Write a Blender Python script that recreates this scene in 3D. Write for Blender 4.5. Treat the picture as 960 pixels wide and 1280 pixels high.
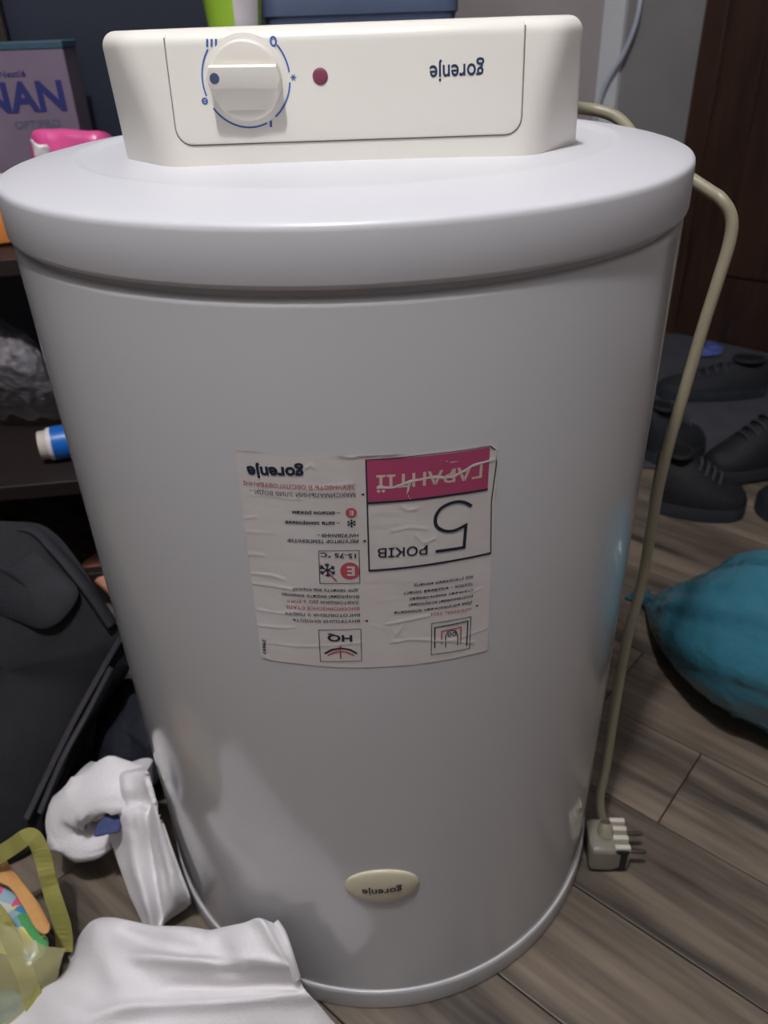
import bpy, bmesh, math, random
import numpy as np
from mathutils import Vector, Matrix, noise
random.seed(7)
for o in list(bpy.data.objects): bpy.data.objects.remove(o)
scene = bpy.context.scene
COL = scene.collection
rad = math.radians

# ------------------------------------------------------------------ camera
CAM = Vector((0, -0.5937, 0.7664)); YAW, PITCH, ROLL, FPX = 0.0270, 0.5620, 0.0358, 977.86
_f = Vector((math.sin(YAW)*math.cos(PITCH), math.cos(YAW)*math.cos(PITCH), -math.sin(PITCH)))
_r0 = Vector((math.cos(YAW), -math.sin(YAW), 0)); _d0 = _f.cross(_r0)
_r = _r0*math.cos(ROLL) + _d0*math.sin(ROLL); _d = -_r0*math.sin(ROLL) + _d0*math.cos(ROLL)
cd = bpy.data.cameras.new('camera'); cam = bpy.data.objects.new('camera', cd); COL.objects.link(cam)
cd.sensor_fit = 'VERTICAL'; cd.sensor_height = 36; cd.lens = FPX/1280*36; cd.clip_start = .02
cam.matrix_world = Matrix(((_r.x, -_d.x, -_f.x, CAM.x), (_r.y, -_d.y, -_f.y, CAM.y), (_r.z, -_d.z, -_f.z, CAM.z), (0, 0, 0, 1)))
cd.dof.use_dof = True; cd.dof.focus_distance = .47; cd.dof.aperture_fstop = 11
scene.camera = cam
# ------------------------------------------------------------------ world, light, exposure
w = bpy.data.worlds.new('world'); scene.world = w; w.use_nodes = True
w.node_tree.nodes['Background'].inputs[0].default_value = (.7, .75, .85, 1)
w.node_tree.nodes['Background'].inputs[1].default_value = .05
LAMP = (-0.15, -0.60, 2.30)
ld = bpy.data.lights.new('ceiling_lamp_light', 'POINT'); ld.energy = 64; ld.color = (.99, .985, 1); ld.shadow_soft_size = .045
lo = bpy.data.objects.new('ceiling_lamp_light', ld); COL.objects.link(lo); lo.location = LAMP
vs = scene.view_settings
vs.view_transform = 'Standard'; vs.look = 'None'; vs.gamma = 1; vs.use_curve_mapping = False; vs.exposure = 0.40

# ------------------------------------------------------------------ helpers
def ray(px, py):
    return (_r*((px-480)/FPX) + _d*((py-640)/FPX) + _f).normalized()
def at_z(px, py, z):
    v = ray(px, py); return CAM + v*((z-CAM.z)/v.z)
def at_y(px, py, y):
    v = ray(px, py); return CAM + v*((y-CAM.y)/v.y)
def on_tank(px, py, R=.227):                     # (arc length, height) on the tank wall
    v = ray(px, py); a = v.x*v.x+v.y*v.y; b = 2*(CAM.x*v.x+CAM.y*v.y); c = CAM.x**2+CAM.y**2-R*R
    t = (-b-math.sqrt(b*b-4*a*c))/2/a; q = CAM+v*t
    return math.atan2(q.x, -q.y)*R, q.z
def lin(c): return tuple((x/255/12.92 if x <= 10 else ((x/255+.055)/1.055)**2.4) for x in c)

class MB:
    def __init__(s): s.v = []; s.f = []
    def add(s, vs_, fs):
        n = len(s.v); s.v += [tuple(p) for p in vs_]; s.f += [tuple(n+i for i in f) for f in fs]; return s
    def box(s, lo_, hi, M=None):
        P = [Vector((x, y, z)) for z in (lo_[2], hi[2]) for y in (lo_[1], hi[1]) for x in (lo_[0], hi[0])]
        if M: P = [M @ p for p in P]
        return s.add(P, [(0, 2, 3, 1), (4, 5, 7, 6), (0, 1, 5, 4), (2, 6, 7, 3), (0, 4, 6, 2), (1, 3, 7, 5)])
    def loft(s, rings, closed=True, cap0=True, cap1=True):
        m = len(rings[0]); n = len(s.v)
        for r in rings: s.v += [tuple(p) for p in r]
        for i in range(len(rings)-1):
            for j in range(m if closed else m-1):
                a = n+i*m+j; b = n+i*m+(j+1) % m; s.f.append((a, b, b+m, a+m))
        if cap0: s.f.append(tuple(n+j for j in reversed(range(m))))
        if cap1: s.f.append(tuple(n+(len(rings)-1)*m+j for j in range(m)))
        return s
    def lathe(s, prof, seg=96, cap=False):
        rings = [[(r*math.cos(2*math.pi*k/seg), r*math.sin(2*math.pi*k/seg), z) for k in range(seg)] for r, z in prof]
        return s.loft(rings, True, cap, cap)
    def tube(s, pts, rad_, seg=12, sub=6, flat=1.0, up=None, rfun=None):
        P = crom([Vector(p) for p in pts], sub) if sub > 1 else [Vector(p) for p in pts]
        rings = []; N = up or Vector((.1, .2, 1)); prev = None
        for i, p in enumerate(P):
            t = (P[min(i+1, len(P)-1)]-P[max(i-1, 0)]).normalized()
            a = (prev or N); a = (a-t*a.dot(t))
            if a.length < 1e-5: a = Vector((1, 0, 0))-t*t.x
            a.normalize(); b = t.cross(a); prev = a
            rr = rad_[0]+(rad_[1]-rad_[0])*i/(len(P)-1) if isinstance(rad_, tuple) else rad_
            if rfun: rr *= rfun(i/(len(P)-1))
            rings.append([p+(a*math.cos(2*math.pi*k/seg)*flat+b*math.sin(2*math.pi*k/seg))*rr for k in range(seg)])
        return s.loft(rings)
    def build(s, name, m, parent=None, smooth=True, bevel=0, subd=0, recalc=True, angle=40):
        me = bpy.data.meshes.new(name); me.from_pydata(s.v, [], s.f); me.update()
        if recalc:
            bm = bmesh.new(); bm.from_mesh(me); bmesh.ops.recalc_face_normals(bm, faces=bm.faces); bm.to_mesh(me); bm.free()
        o = bpy.data.objects.new(name, me); COL.objects.link(o)
        if m: me.materials.append(m)
        if smooth:
            me.polygons.foreach_set('use_smooth', [True]*len(me.polygons))
            try: me.set_sharp_from_angle(angle=rad(angle))
            except Exception: pass
        if bevel:
            b = o.modifiers.new('bevel', 'BEVEL'); b.width = bevel; b.segments = 3; b.limit_method = 'ANGLE'; b.angle_limit = rad(35)
            b.harden_normals = False
        if subd:
            b = o.modifiers.new('subd', 'SUBSURF'); b.levels = subd; b.render_levels = subd
        if parent: o.parent = parent
        return o
def crom(P, sub, closed=False):
    out = []; n = len(P)
    for i in range(n if closed else n-1):
        if closed: p0, p1, p2, p3 = P[i-1], P[i], P[(i+1) % n], P[(i+2) % n]
        else: p0, p1, p2, p3 = P[max(i-1, 0)], P[i], P[i+1], P[min(i+2, n-1)]
        for k in range(sub):
            t = k/sub
            out.append(.5*((2*p1)+(p2-p0)*t+(2*p0-5*p1+4*p2-p3)*t*t+(3*p1-p0-3*p2+p3)*t**3))
    if not closed: out.append(P[-1])
    return out
def tag(o, label=None, cat=None, group=None, kind=None):
    for k, v in (('label', label), ('category', cat), ('group', group), ('kind', kind)):
        if v: o[k] = v
    return o
def empty(name, loc=(0, 0, 0), rz=0):
    o = bpy.data.objects.new(name, None); COL.objects.link(o); o.location = loc; o.rotation_euler = (0, 0, rz)
    o.empty_display_size = .05; return o
def fract(p, s=1.0, oct=4): return noise.fractal(Vector(p)*s, 1.0, 2.0, oct)

def mat(name, col, rough=.5, spec=.5, var=.06, scale=8, bump=0, bscale=60, metal=0, coat=0, trans=0, alpha=1, col2=None, sheen=0, emis=None, thin=0, stretch=None):
    m = bpy.data.materials.new(name); m.use_nodes = True; nt = m.node_tree; b = nt.nodes['Principled BSDF']
    c = lin(col); c2 = lin(col2) if col2 else tuple(max(0, x*(1-var*2)) for x in c)
    tc = nt.nodes.new('ShaderNodeTexCoord'); mp = nt.nodes.new('ShaderNodeMapping'); nt.links.new(tc.outputs['Object'], mp.inputs[0])
    if stretch: mp.inputs['Scale'].default_value = stretch
    n = nt.nodes.new('ShaderNodeTexNoise'); n.inputs['Scale'].default_value = scale; n.inputs['Detail'].default_value = 5
    nt.links.new(mp.outputs[0], n.inputs['Vector'])
    r = nt.nodes.new('ShaderNodeValToRGB'); r.color_ramp.elements[0].position = .35; r.color_ramp.elements[1].position = .65
    r.color_ramp.elements[0].color = (*c2, 1); r.color_ramp.elements[1].color = (*c, 1)
    nt.links.new(n.outputs['Fac'], r.inputs[0]); nt.links.new(r.outputs[0], b.inputs['Base Color'])
    b.inputs['Roughness'].default_value = rough; b.inputs['Specular IOR Level'].default_value = spec
    b.inputs['Metallic'].default_value = metal; b.inputs['Coat Weight'].default_value = coat; b.inputs['Coat Roughness'].default_value = .12
    b.inputs['Transmission Weight'].default_value = trans; b.inputs['Alpha'].default_value = alpha; b.inputs['Sheen Weight'].default_value = sheen
    if emis: b.inputs['Emission Color'].default_value = (*lin(col), 1); b.inputs['Emission Strength'].default_value = emis
    if bump:
        bn = nt.nodes.new('ShaderNodeTexNoise'); bn.inputs['Scale'].default_value = bscale; bn.inputs['Detail'].default_value = 4
        nt.links.new(mp.outputs[0], bn.inputs['Vector'])
        bu = nt.nodes.new('ShaderNodeBump'); bu.inputs['Strength'].default_value = bump; bu.inputs['Distance'].default_value = .01
        nt.links.new(bn.outputs['Fac'], bu.inputs['Height']); nt.links.new(bu.outputs[0], b.inputs['Normal'])
    return m

def wood(name, dark, light, axis_scale=(1.2, 16, 16), rough=.42, rnd=True):
    m = bpy.data.materials.new(name); m.use_nodes = True; nt = m.node_tree; b = nt.nodes['Principled BSDF']; L = nt.links.new
    tc = nt.nodes.new('ShaderNodeTexCoord'); oi = nt.nodes.new('ShaderNodeObjectInfo')
    add = nt.nodes.new('ShaderNodeVectorMath'); add.operation = 'MULTIPLY_ADD'
    comb = nt.nodes.new('ShaderNodeCombineXYZ')
    for k, q in enumerate((37., 91., 13.)):
        mu = nt.nodes.new('ShaderNodeMath'); mu.operation = 'MULTIPLY'; mu.inputs[1].default_value = q
        L(oi.outputs['Random'], mu.inputs[0]); L(mu.outputs[0], comb.inputs[k])
    add.inputs[1].default_value = (1, 1, 1); L(tc.outputs['Object'], add.inputs[0]); L(comb.outputs[0], add.inputs[2])
    mp = nt.nodes.new('ShaderNodeMapping'); mp.inputs['Scale'].default_value = axis_scale; L(add.outputs[0], mp.inputs[0])
    n1 = nt.nodes.new('ShaderNodeTexNoise'); n1.inputs['Scale'].default_value = 1.3; n1.inputs['Detail'].default_value = 6; n1.inputs['Distortion'].default_value = .8
    L(mp.outputs[0], n1.inputs['Vector'])
    n2 = nt.nodes.new('ShaderNodeTexNoise'); n2.inputs['Scale'].default_value = 7; n2.inputs['Detail'].default_value = 8
    L(mp.outputs[0], n2.inputs['Vector'])
    mx = nt.nodes.new('ShaderNodeMix'); mx.data_type = 'FLOAT'; mx.inputs[0].default_value = .42
    L(n1.outputs['Fac'], mx.inputs[2]); L(n2.outputs['Fac'], mx.inputs[3])
    r = nt.nodes.new('ShaderNodeValToRGB'); r.color_ramp.elements[0].position = .36; r.color_ramp.elements[1].position = .66
    r.color_ramp.elements[0].color = (*lin(dark), 1); r.color_ramp.elements[1].color = (*lin(light), 1)
    L(mx.outputs[0], r.inputs[0])
    hs = nt.nodes.new('ShaderNodeHueSaturation'); mr = nt.nodes.new('ShaderNodeMapRange'); mr.inputs[3].default_value = .82; mr.inputs[4].default_value = 1.15
    L(oi.outputs['Random'], mr.inputs[0]); L(mr.outputs[0], hs.inputs['Value']); L(r.outputs[0], hs.inputs['Color'])
    L(hs.outputs[0], b.inputs['Base Color']); b.inputs['Roughness'].default_value = rough
    bu = nt.nodes.new('ShaderNodeBump'); bu.inputs['Strength'].default_value = .12; bu.inputs['Distance'].default_value = .003
    L(n2.outputs['Fac'], bu.inputs['Height']); L(bu.outputs[0], b.inputs['Normal'])
    return m

# ------------------------------------------------------------------ materials
M = dict(
    enamel=mat('enamel', (198, 197, 199), .14, .5, .012, 3, coat=.3),
    lid=mat('lid_plastic', (211, 210, 215), .36, .5, .01, 4),
    ring=mat('ring_plastic', (196, 195, 197), .25, .5, .01, 4),
    cream=mat('cream_plastic', (232, 228, 219), .36, .5, .015, 5),
    cream2=mat('knob_plastic', (226, 221, 211), .4, .5, .015, 5),
    badge=mat('badge_cream', (206, 198, 172), .35, .5, .02, 8),
    navy=mat('navy_print', (44, 60, 92), .5, .3, .02),
    blue=mat('blue_print', (66, 104, 176), .5, .3, .02),
    dot=mat('dot_navy', (70, 84, 112), .5, .3, .02),
    red=mat('indicator_red', (134, 66, 90), .45, .4, .05),
    label=mat('label_paper', (222, 217, 217), .5, .35, .03, 14, col2=(213, 206, 202)),
    ink=mat('label_ink', (40, 44, 66), .5, .3, .03),
    pink=mat('label_pink', (186, 78, 118), .5, .3, .05, 30),
    rose=mat('label_red_ink', (196, 84, 96), .5, .3, .05),
    beige=mat('label_beige', (216, 196, 180), .5, .3, .05),
    cord=mat('cord_plastic', (148, 140, 118), .4, .5, .04, 20),
    plug=mat('plug_plastic', (138, 132, 120), .4, .5, .05, 30),
    plugw=mat('plug_ridge', (205, 198, 184), .4, .5, .04, 30),
    dark=mat('dark_rubber', (28, 29, 36), .6, .4, .1, 20),
    steel=mat('pin_metal', (120, 116, 112), .35, .5, .05, metal=.9),
    cloth=mat('white_cotton', (232, 228, 230), .9, .2, .03, 9, bump=.15, bscale=420, sheen=.15),
    cloth_in=mat('blue_lining', (78, 86, 128), .85, .2, .15, 60),
    blackfab=mat('black_nylon', (29, 29, 35), .72, .35, .12, 30, bump=.2, bscale=500),
    blackfab2=mat('black_nylon_pocket', (38, 38, 44), .7, .35, .1, 30, bump=.2, bscale=500),
    piping=mat('grey_zip_tape', (66, 64, 70), .6, .4, .1, 60),
    teal=mat('teal_film', (56, 114, 132), .18, .5, .06, 9, bump=.7, bscale=20),
    shoe=mat('shoe_dark', (36, 38, 44), .7, .3, .15, 40, bump=.2, bscale=300),
    shoe2=mat('shoe_black', (24, 25, 29), .65, .35, .15, 40, bump=.2, bscale=300),
    sole=mat('shoe_sole', (48, 52, 60), .6, .4, .1, 40),
    shoein=mat('shoe_opening_shade', (20, 21, 26), .9, .2, .1),
    lace=mat('shoe_lace', (60, 62, 70), .8, .2, .1),
    mat_=mat('shoe_mat', (70, 71, 78), .75, .3, .1, 18, bump=.2, bscale=200),
    bluefilm=mat('blue_film', (84, 100, 170), .25, .6, .1, 40),
    yfilm=mat('yellow_film', (204, 200, 146), .3, .5, .05, 12, bump=.3, bscale=30, alpha=.36),
    yband=mat('yellow_handle', (170, 166, 92), .35, .5, .06, 20, alpha=.8),
    tan=mat('tan_item', (206, 146, 122), .75, .3, .06, 20),
    darkcloth=mat('dark_cloth', (44, 45, 56), .85, .2, .2, 20, bump=.3, bscale=90),
    wall=mat('wall_plaster', (184, 174, 173), .8, .2, .05, 5, bump=.15, bscale=35, col2=(170, 163, 164)),
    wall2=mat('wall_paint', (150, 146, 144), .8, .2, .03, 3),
    white=mat('white_trim', (214, 216, 220), .45, .4, .02, 6),
    ceil=mat('ceiling_paint', (196, 196, 198), .85, .2, .02, 3),
    shelf=mat('shelf_dark', (42, 33, 31), .5, .45, .12, 6, stretch=(1, 12, 12)),
    navyp=mat('navy_panel', (42, 47, 62), .45, .5, .05, 4),
    slate=mat('slate_box', (84, 96, 124), .55, .4, .08, 10),
    green=mat('lime_plastic', (168, 212, 66), .35, .5, .05, 10),
    boxpaper=mat('carton_mauve', (124, 110, 128), .6, .3, .06, 12),
    boxteal=mat('carton_teal', (60, 88, 104), .55, .3, .06, 12),
    boxtxt=mat('carton_text', (50, 54, 112), .6, .3, .05),
    pinkfilm=mat('pink_film', (226, 84, 150), .3, .5, .06, 18, bump=.2, bscale=40),
    whitefilm=mat('white_film', (228, 220, 224), .35, .5, .04, 40),
    orange=mat('orange_plastic', (226, 140, 70), .35, .5, .05, 10),
    paleyel=mat('pale_lid', (232, 222, 176), .4, .5, .04, 10),
    tubeblue=mat('tube_blue', (22, 104, 196), .35, .5, .06, 12),
    tubecap=mat('tube_cap', (206, 196, 186), .45, .4, .06, 30),
)
def film(name, col, a=.25):
    m = bpy.data.materials.new(name); m.use_nodes = True; nt = m.node_tree; b = nt.nodes['Principled BSDF']
    b.inputs['Base Color'].default_value = (*lin(col), 1); b.inputs['Roughness'].default_value = .16; b.inputs['Specular IOR Level'].default_value = .9
    b.inputs['Alpha'].default_value = a
    tc = nt.nodes.new('ShaderNodeTexCoord'); n = nt.nodes.new('ShaderNodeTexNoise'); n.inputs['Scale'].default_value = 26; n.inputs['Detail'].default_value = 5
    nt.links.new(tc.outputs['Object'], n.inputs['Vector'])
    bu = nt.nodes.new('ShaderNodeBump'); bu.inputs['Strength'].default_value = .9; bu.inputs['Distance'].default_value = .02
    nt.links.new(n.outputs['Fac'], bu.inputs['Height']); nt.links.new(bu.outputs[0], b.inputs['Normal'])
    return m
M['clear'] = film('clear_film', (190, 184, 192), .32)
PLANK = wood('laminate', (60, 53, 48), (136, 122, 106), (1.0, 12, 12))
DOORW = wood('door_wood', (40, 26, 20), (66, 44, 32), (14, 14, 1.2), .4)

# ------------------------------------------------------------------ the room
UA = rad(-43); U = Vector((math.cos(UA), math.sin(UA), 0)); N = Vector((-math.sin(UA), math.cos(UA), 0))   # along boards / towards the far wall
def rm(a, b, z=0): return U*a+N*b+Vector((0, 0, z))
RM = Matrix(((U.x, N.x, 0, 0), (U.y, N.y, 0, 0), (0, 0, 1, 0), (0, 0, 0, 1)))
A0, A1, B0 = -2.6, 2.1, -2.4
B1 = Vector((.889, 1.529, 0)).dot(N)
def slab(name, lo_, hi, m, kind='structure'):
    o = MB().box(lo_, hi).build(name, m, smooth=False); o.matrix_world = RM; tag(o, kind=kind); return o
floor = slab('floor', (A0, B0, -.10), (A1, B1, -.008), PLANK)
tag(floor, 'grey-brown wood laminate floor')
pw, pl = .125, 1.22
pm = MB().box((-pl/2+.0006, -pw/2+.0006, -.0085), (pl/2-.0006, pw/2-.0006, 0))
first = None; offs = [0, .43, .81, .22, .63, 1.0, .12]
for i in range(19):
    b = -.59+.035-.025+pw*i+pw/2
    for k in range(3):
        a = -1.35+offs[i % 7]*pl*.9+pl*k-.35
        if b+pw/2 > B1-.01: continue
        if first is None:
            first = pm.build('plank', PLANK, smooth=False, bevel=.0012); o = first
        else:
            o = first.copy(); COL.objects.link(o)
        o.parent = floor; o.location = (a, b, 0)
wb = slab('wall_back', (A0-.1, B1, -.1), (A1+.1, B1+.1, 2.6), M['wall'])
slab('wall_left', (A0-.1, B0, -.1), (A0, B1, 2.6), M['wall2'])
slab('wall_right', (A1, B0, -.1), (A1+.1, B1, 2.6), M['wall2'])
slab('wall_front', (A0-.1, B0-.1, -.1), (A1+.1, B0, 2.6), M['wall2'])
slab('ceiling', (A0-.1, B0-.1, 2.5), (A1+.1, B1+.1, 2.6), M['ceil'])
def on_wall(px, py, off=0):
    v = ray(px, py); t = (B1-off-CAM.dot(N))/v.dot(N); p = CAM+v*t; return Vector((p.dot(U), p.dot(N), p.z))
# door at the right end of the back wall
dl = on_wall(864, 190).x
door = slab('door_1', (dl+.05, B1-.05, .004), (dl+.95, B1-.001, 2.05), DOORW)
for z0, z1 in ((.18, .92), (1.06, 1.9)):
    for s in (0, 1):
        o = MB().box((dl+.15+s*.37, B1-.058, z0), (dl+.46+s*.37, B1-.045, z1)).build('door_panel', DOORW, smooth=False, bevel=.006); o.parent = door
o = MB().box((dl, B1-.06, 0), (dl+.055, B1-.001, 2.12)).build('door_jamb', DOORW, smooth=False, bevel=.004); o.parent = door
t0, t1 = on_wall(757, 60).x, on_wall(783, 60).x
slab('wall_back_panel', (t1, B1-.015, 0), (dl, B1-.0005, 2.5), mat('panel_grey', (138, 134, 136), .75, .25, .06, 5, bump=.15, bscale=35))
slab('trim_1', (t0, B1-.03, 0), (t1, B1-.0005, 2.5), M['white'])
# thin cable hanging on the wall
cp = [on_wall(804, -40, .05), on_wall(797, 20, .05), on_wall(780, 66, .05), on_wall(764, 92, .05), on_wall(752, 118, .05), on_wall(742, 165, .04), on_wall(735, 260, .012)]
o = MB().tube([RM @ p for p in cp], .0055, 8, 6).build('wall_cable', mat('cable_white', (196, 204, 220), .45, .5, .03))
tag(o, 'thin pale cable hanging in front of the white wall trim', 'cable')
# ceiling lamp that lights the room
lamp = tag(empty('ceiling_lamp', (LAMP[0], LAMP[1], 2.5)), 'round white ceiling lamp with an open bulb', 'lamp')
MB().lathe([(.0, 0), (.06, 0), (.06, -.02), (.012, -.035), (.012, -.07), (.02, -.075), (.02, -.12), (0, -.12)], 32).build('lamp_base', M['white'], lamp)
MB().lathe([(0, -.118), (.015, -.12), (.022, -.133), (.02, -.146), (0, -.152)], 24).build('bulb', mat('bulb', (255, 246, 236), .4, emis=12), lamp)

# ------------------------------------------------------------------ the water heater
R = .227; DZ = .0105
heater = tag(empty('water_heater'), 'white cylindrical water heater standing upside down on the wooden floor', 'water heater')
MB().lathe([(.2, .012), (R, .0145), (R, .02), (R, .33), (R, .640), (R-.0006, .6432), (R-.002, .6445), (.2225, .6448), (.2225, .653), (.2, .653)], 160).build('body', M['enamel'], heater).location.z = DZ
MB().lathe([(0, .0), (.2275, 0), (.2290, .0008), (.2296, .003), (.2296, .0236), (.2293, .0262), (.2285, .0275), (.2270, .0279), (.226, .0275), (.226, .02)], 160).build('base_ring', M['ring'], heater)
MB().lathe([(.2210, .6505), (.2265, .6490), (.2282, .6497), (.2287, .652), (.2282, .6755), (.2278, .6776), (.2268, .6790), (.2250, .6798), (.2215, .6808), (.205, .6842), (.185, .6868), (.1815, .6873), (.1785, .6869),
            (.1755, .6851), (.172, .6846), (.12, .686), (.06, .6868), (0, .687)], 160).build('lid', M['lid'], heater, angle=60).location.z = DZ

# --- text helper: builds flat lettering, returns (verts, faces) in a unit frame
def glyphs(s, bold=0.0, size=1.0):
    cu = bpy.data.curves.new('t', 'FONT'); cu.body = s; cu.size = size; cu.resolution_u = 3; cu.offset = bold
    ob = bpy.data.objects.new('t', cu); COL.objects.link(ob)
    bpy.context.view_layer.update()
    me = bpy.data.meshes.new_from_object(ob.evaluated_get(bpy.context.evaluated_depsgraph_get()))
    bm = bmesh.new(); bm.from_mesh(me); bmesh.ops.triangulate(bm, faces=bm.faces); bm.to_mesh(me); bm.free()
    V = [(v.co.x, v.co.y) for v in me.vertices]; F = [tuple(p.vertices) for p in me.polygons]
    bpy.data.objects.remove(ob); bpy.data.curves.remove(cu); bpy.data.meshes.remove(me)
    return V, F
def fit_text(s, p0, p1, h, bold=0.0, xh=False):
    """lettering whose centre line runs from p0 to p1 (2D) with cap (or x) height h"""
    V, F = glyphs(s, bold)
    xs = [v[0] for v in V]; x0, x1 = min(xs), max(xs)
    cap = .54 if xh else .727
    dx, dy = p1[0]-p0[0], p1[1]-p0[1]; L = math.hypot(dx, dy); ex = (dx/L, dy/L); ey = (-ex[1], ex[0])
    out = []
    for x, y in V:
        a = (x-x0)/(x1-x0)*L; b = (y-cap/2)/cap*h
        out.append((p0[0]+ex[0]*a+ey[0]*b, p0[1]+ex[1]*a+ey[1]*b))
    return out, F
def stroke(pts, wd, closed=False, step=.004):
    P = [Vector(p) for p in pts]
    if closed: P.append(P[0])
    Q = [P[0]]
    for a, b in zip(P, P[1:]):
        n = max(1, int((b-a).length/step))
        Q += [a+(b-a)*k/n for k in range(1, n+1)]
    V = []; n = len(Q)
    for i, p in enumerate(Q):
        if closed: a, b = Q[i-1] if i else Q[-2], Q[(i+1) if i < n-1 else 1]
        else: a, b = Q[max(i-1, 0)], Q[min(i+1, n-1)]
        d1 = (p-a); d2 = (b-p)
        d1 = d1.normalized() if d1.length > 1e-9 else d2.normalized(); d2 = d2.normalized() if d2.length > 1e-9 else d1
        t = (d1+d2); t = t.normalized() if t.length > 1e-6 else d1
        nn = Vector((-t.y, t.x)); k = 1/max(.5, nn.dot(Vector((-d1.y, d1.x))))
        V += [tuple(p+nn*wd/2*k), tuple(p-nn*wd/2*k)]
    return V, [(2*i, 2*i+1, 2*i+3, 2*i+2) for i in range(n-1)]
def disc(c, rx, ry, n=28, clip=None):
    V = [(c[0]+rx*math.cos(2*math.pi*k/n), c[1]+ry*math.sin(2*math.pi*k/n)) for k in range(n)]
    if clip is not None: V = [(min(x, clip), y) for x, y in V]
    return V, [tuple(range(n))]
def quadgrid(c00, c10, c11, c01, nx=24, ny=10):
    V = []
    for j in range(ny+1):
        for i in range(nx+1):
            u, v = i/nx, j/ny
            V.append(tuple(c00[k]*(1-u)*(1-v)+c10[k]*u*(1-v)+c11[k]*u*v+c01[k]*(1-u)*v for k in (0, 1)))
    return V, [(j*(nx+1)+i, j*(nx+1)+i+1, (j+1)*(nx+1)+i+1, (j+1)*(nx+1)+i) for j in range(ny) for i in range(nx)]

# --- control box on the lid (yawed a little)
BOXROT = Matrix.Rotation(rad(-2.4), 4, 'Z')
def fillet(poly, radii, seg=6):
    out = []; n = len(poly)
    for i in range(n):
        p, a, b = Vector(poly[i]), Vector(poly[i-1]), Vector(poly[(i+1) % n])
        d1, d2 = (a-p).normalized(), (b-p).normalized(); r = radii[i]
        ang = d1.angle(d2); t = min(r/math.tan(ang/2), (a-p).length*.48, (b-p).length*.48)
        q1, q2 = p+d1*t, p+d2*t
        for k in range(seg+1):
            s = k/seg; out.append(tuple((q1*(1-s)+p*s)*(1-s)+(p*(1-s)+q2*s)*s))
    return out
ZB, ZT = .6845+DZ, .7548+DZ
YB, YT = -.0945, -.0860
def box_ring(t, inset=0.0, z=None):
    L = lambda a, b: a+(b-a)*t
    a, yf = L(.1020, .1230)-inset*.6, L(YB, YT)+inset
    b, ys = L(.1420, .1360)-inset, L(-.046, -.0740)+inset*.6
    e, e2 = L(.009, .003), L(.006, .003)
    poly = [(-a, yf), (a+e, yf), (b+e2, ys+L(.004, 0)), (b+e2, .075-inset), (-b, .075-inset), (-b, ys)]
    r = [L(.030, .020), L(.030, .020), L(.022, .012), .02, .02, L(.022, .012)]
    zz = L(ZB, ZT) if z is None else z
    return [BOXROT @ Vector((x+.001, y, zz)) for x, y in fillet(poly, r)]
rings = [box_ring(0), box_ring(.05), box_ring(.3), box_ring(.6), box_ring(.88)]
for k in range(1, 7):
    q = math.pi/2*k/6; rr = .0075
    rings.append(box_ring(.88+.12*math.sin(q), rr*(1-math.cos(q))))
rings.append(box_ring(1, .014))
cbox = MB().loft(rings).build('control_box', M['cream'], heater, angle=60)
# face frame: FX across, FS up the leaning face
F0 = Vector((0, YB, ZB)); FS = Vector((0, YT-YB, ZT-ZB)); FL = FS.length; FS.normalize(); FN = Vector((0, -FS.z, FS.y))
def face(x, s, off=0): return BOXROT @ (F0+Vector((x, 0, 0))+FS*s+FN*off)
BI = BOXROT.inverted()
def face_px(px, py):                             # where a pixel's ray meets the leaning face
    c = BI @ CAM; v = BI.to_3x3() @ ray(px, py); t = (F0-c).dot(FN)/v.dot(FN); q = c+v*t
    return q.x, (q-F0).dot(FS)
xa, xb = face_px(207, 60)[0], face_px(655, 60)[0]; sb = .5*(face_px(240, 184)[1]+face_px(630, 165)[1])
# panel plate, rounded at the bottom, rolling over the top edge
def plate_ring(ins, off):
    r = .009
    pts = []
    x0, x1, s0, s1 = xa+ins, xb-ins, sb+ins, FL-.0085
    for k in range(9):
        q = math.pi+math.pi/2*k/8; pts.append((x0+r+r*math.cos(q), s0+r+r*math.sin(q)))
    for k in range(9):
        q = 1.5*math.pi+math.pi/2*k/8; pts.append((x1-r+r*math.cos(q), s0+r+r*math.sin(q)))
    P = [face(x, s, off) for x, s in pts]
    for x in (x1, x0):
        col = []
        for k in range(7):
            q = math.pi/2*k/6; rr = .0085
            col.append(face(x, s1+rr*math.sin(q), off-rr*(1-math.cos(q))))
        col += [face(x, s1+.0085, off-.03), face(x, s1+.004, off-.0312)]
        P += col if x == x1 else col[::-1]
    return P
pr = [plate_ring(0, -.002), plate_ring(0, .0005), plate_ring(.0004, .0009), plate_ring(.0009, .0010)]
mb = MB(); mb.loft(pr, True, False, False); n = len(pr[0]); base = 3*n
lc = [base+8-k for k in range(9)]+[base+n-1-k for k in range(9)]; rc = [base+9+k for k in range(9)]+[base+18+k for k in range(9)]
for a, b, c, d in zip(lc, rc, rc[1:], lc[1:]): mb.f.append((a, b, c, d))
panel = mb.build('control_panel', M['cream'], cbox, angle=50)
def flat_on_face(VF, name, m, parent, off=.0012):
    V, F = VF; return MB().add([face(x, s, off) for x, s in V], F).build(name, m, parent, smooth=False, recalc=False)
# joint round the panel: thin flat strip, its shadow line put into the colour
jp = [(xa-.0003, FL-.004), (xa-.0003, sb+.009)]+[(xa-.0003+.0093*(1-math.cos(q)), sb+.009-.0093*math.sin(q)) for q in [math.pi/2*k/6 for k in range(1, 7)]]
jp2 = [(xa+xb-x, s) for x, s in reversed(jp)]
joint = mat('joint_shadow_gap', (120, 114, 104), .7, .2)
flat_on_face(stroke(jp+jp2, .0007), 'panel_joint', joint, cbox, .00012)
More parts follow.
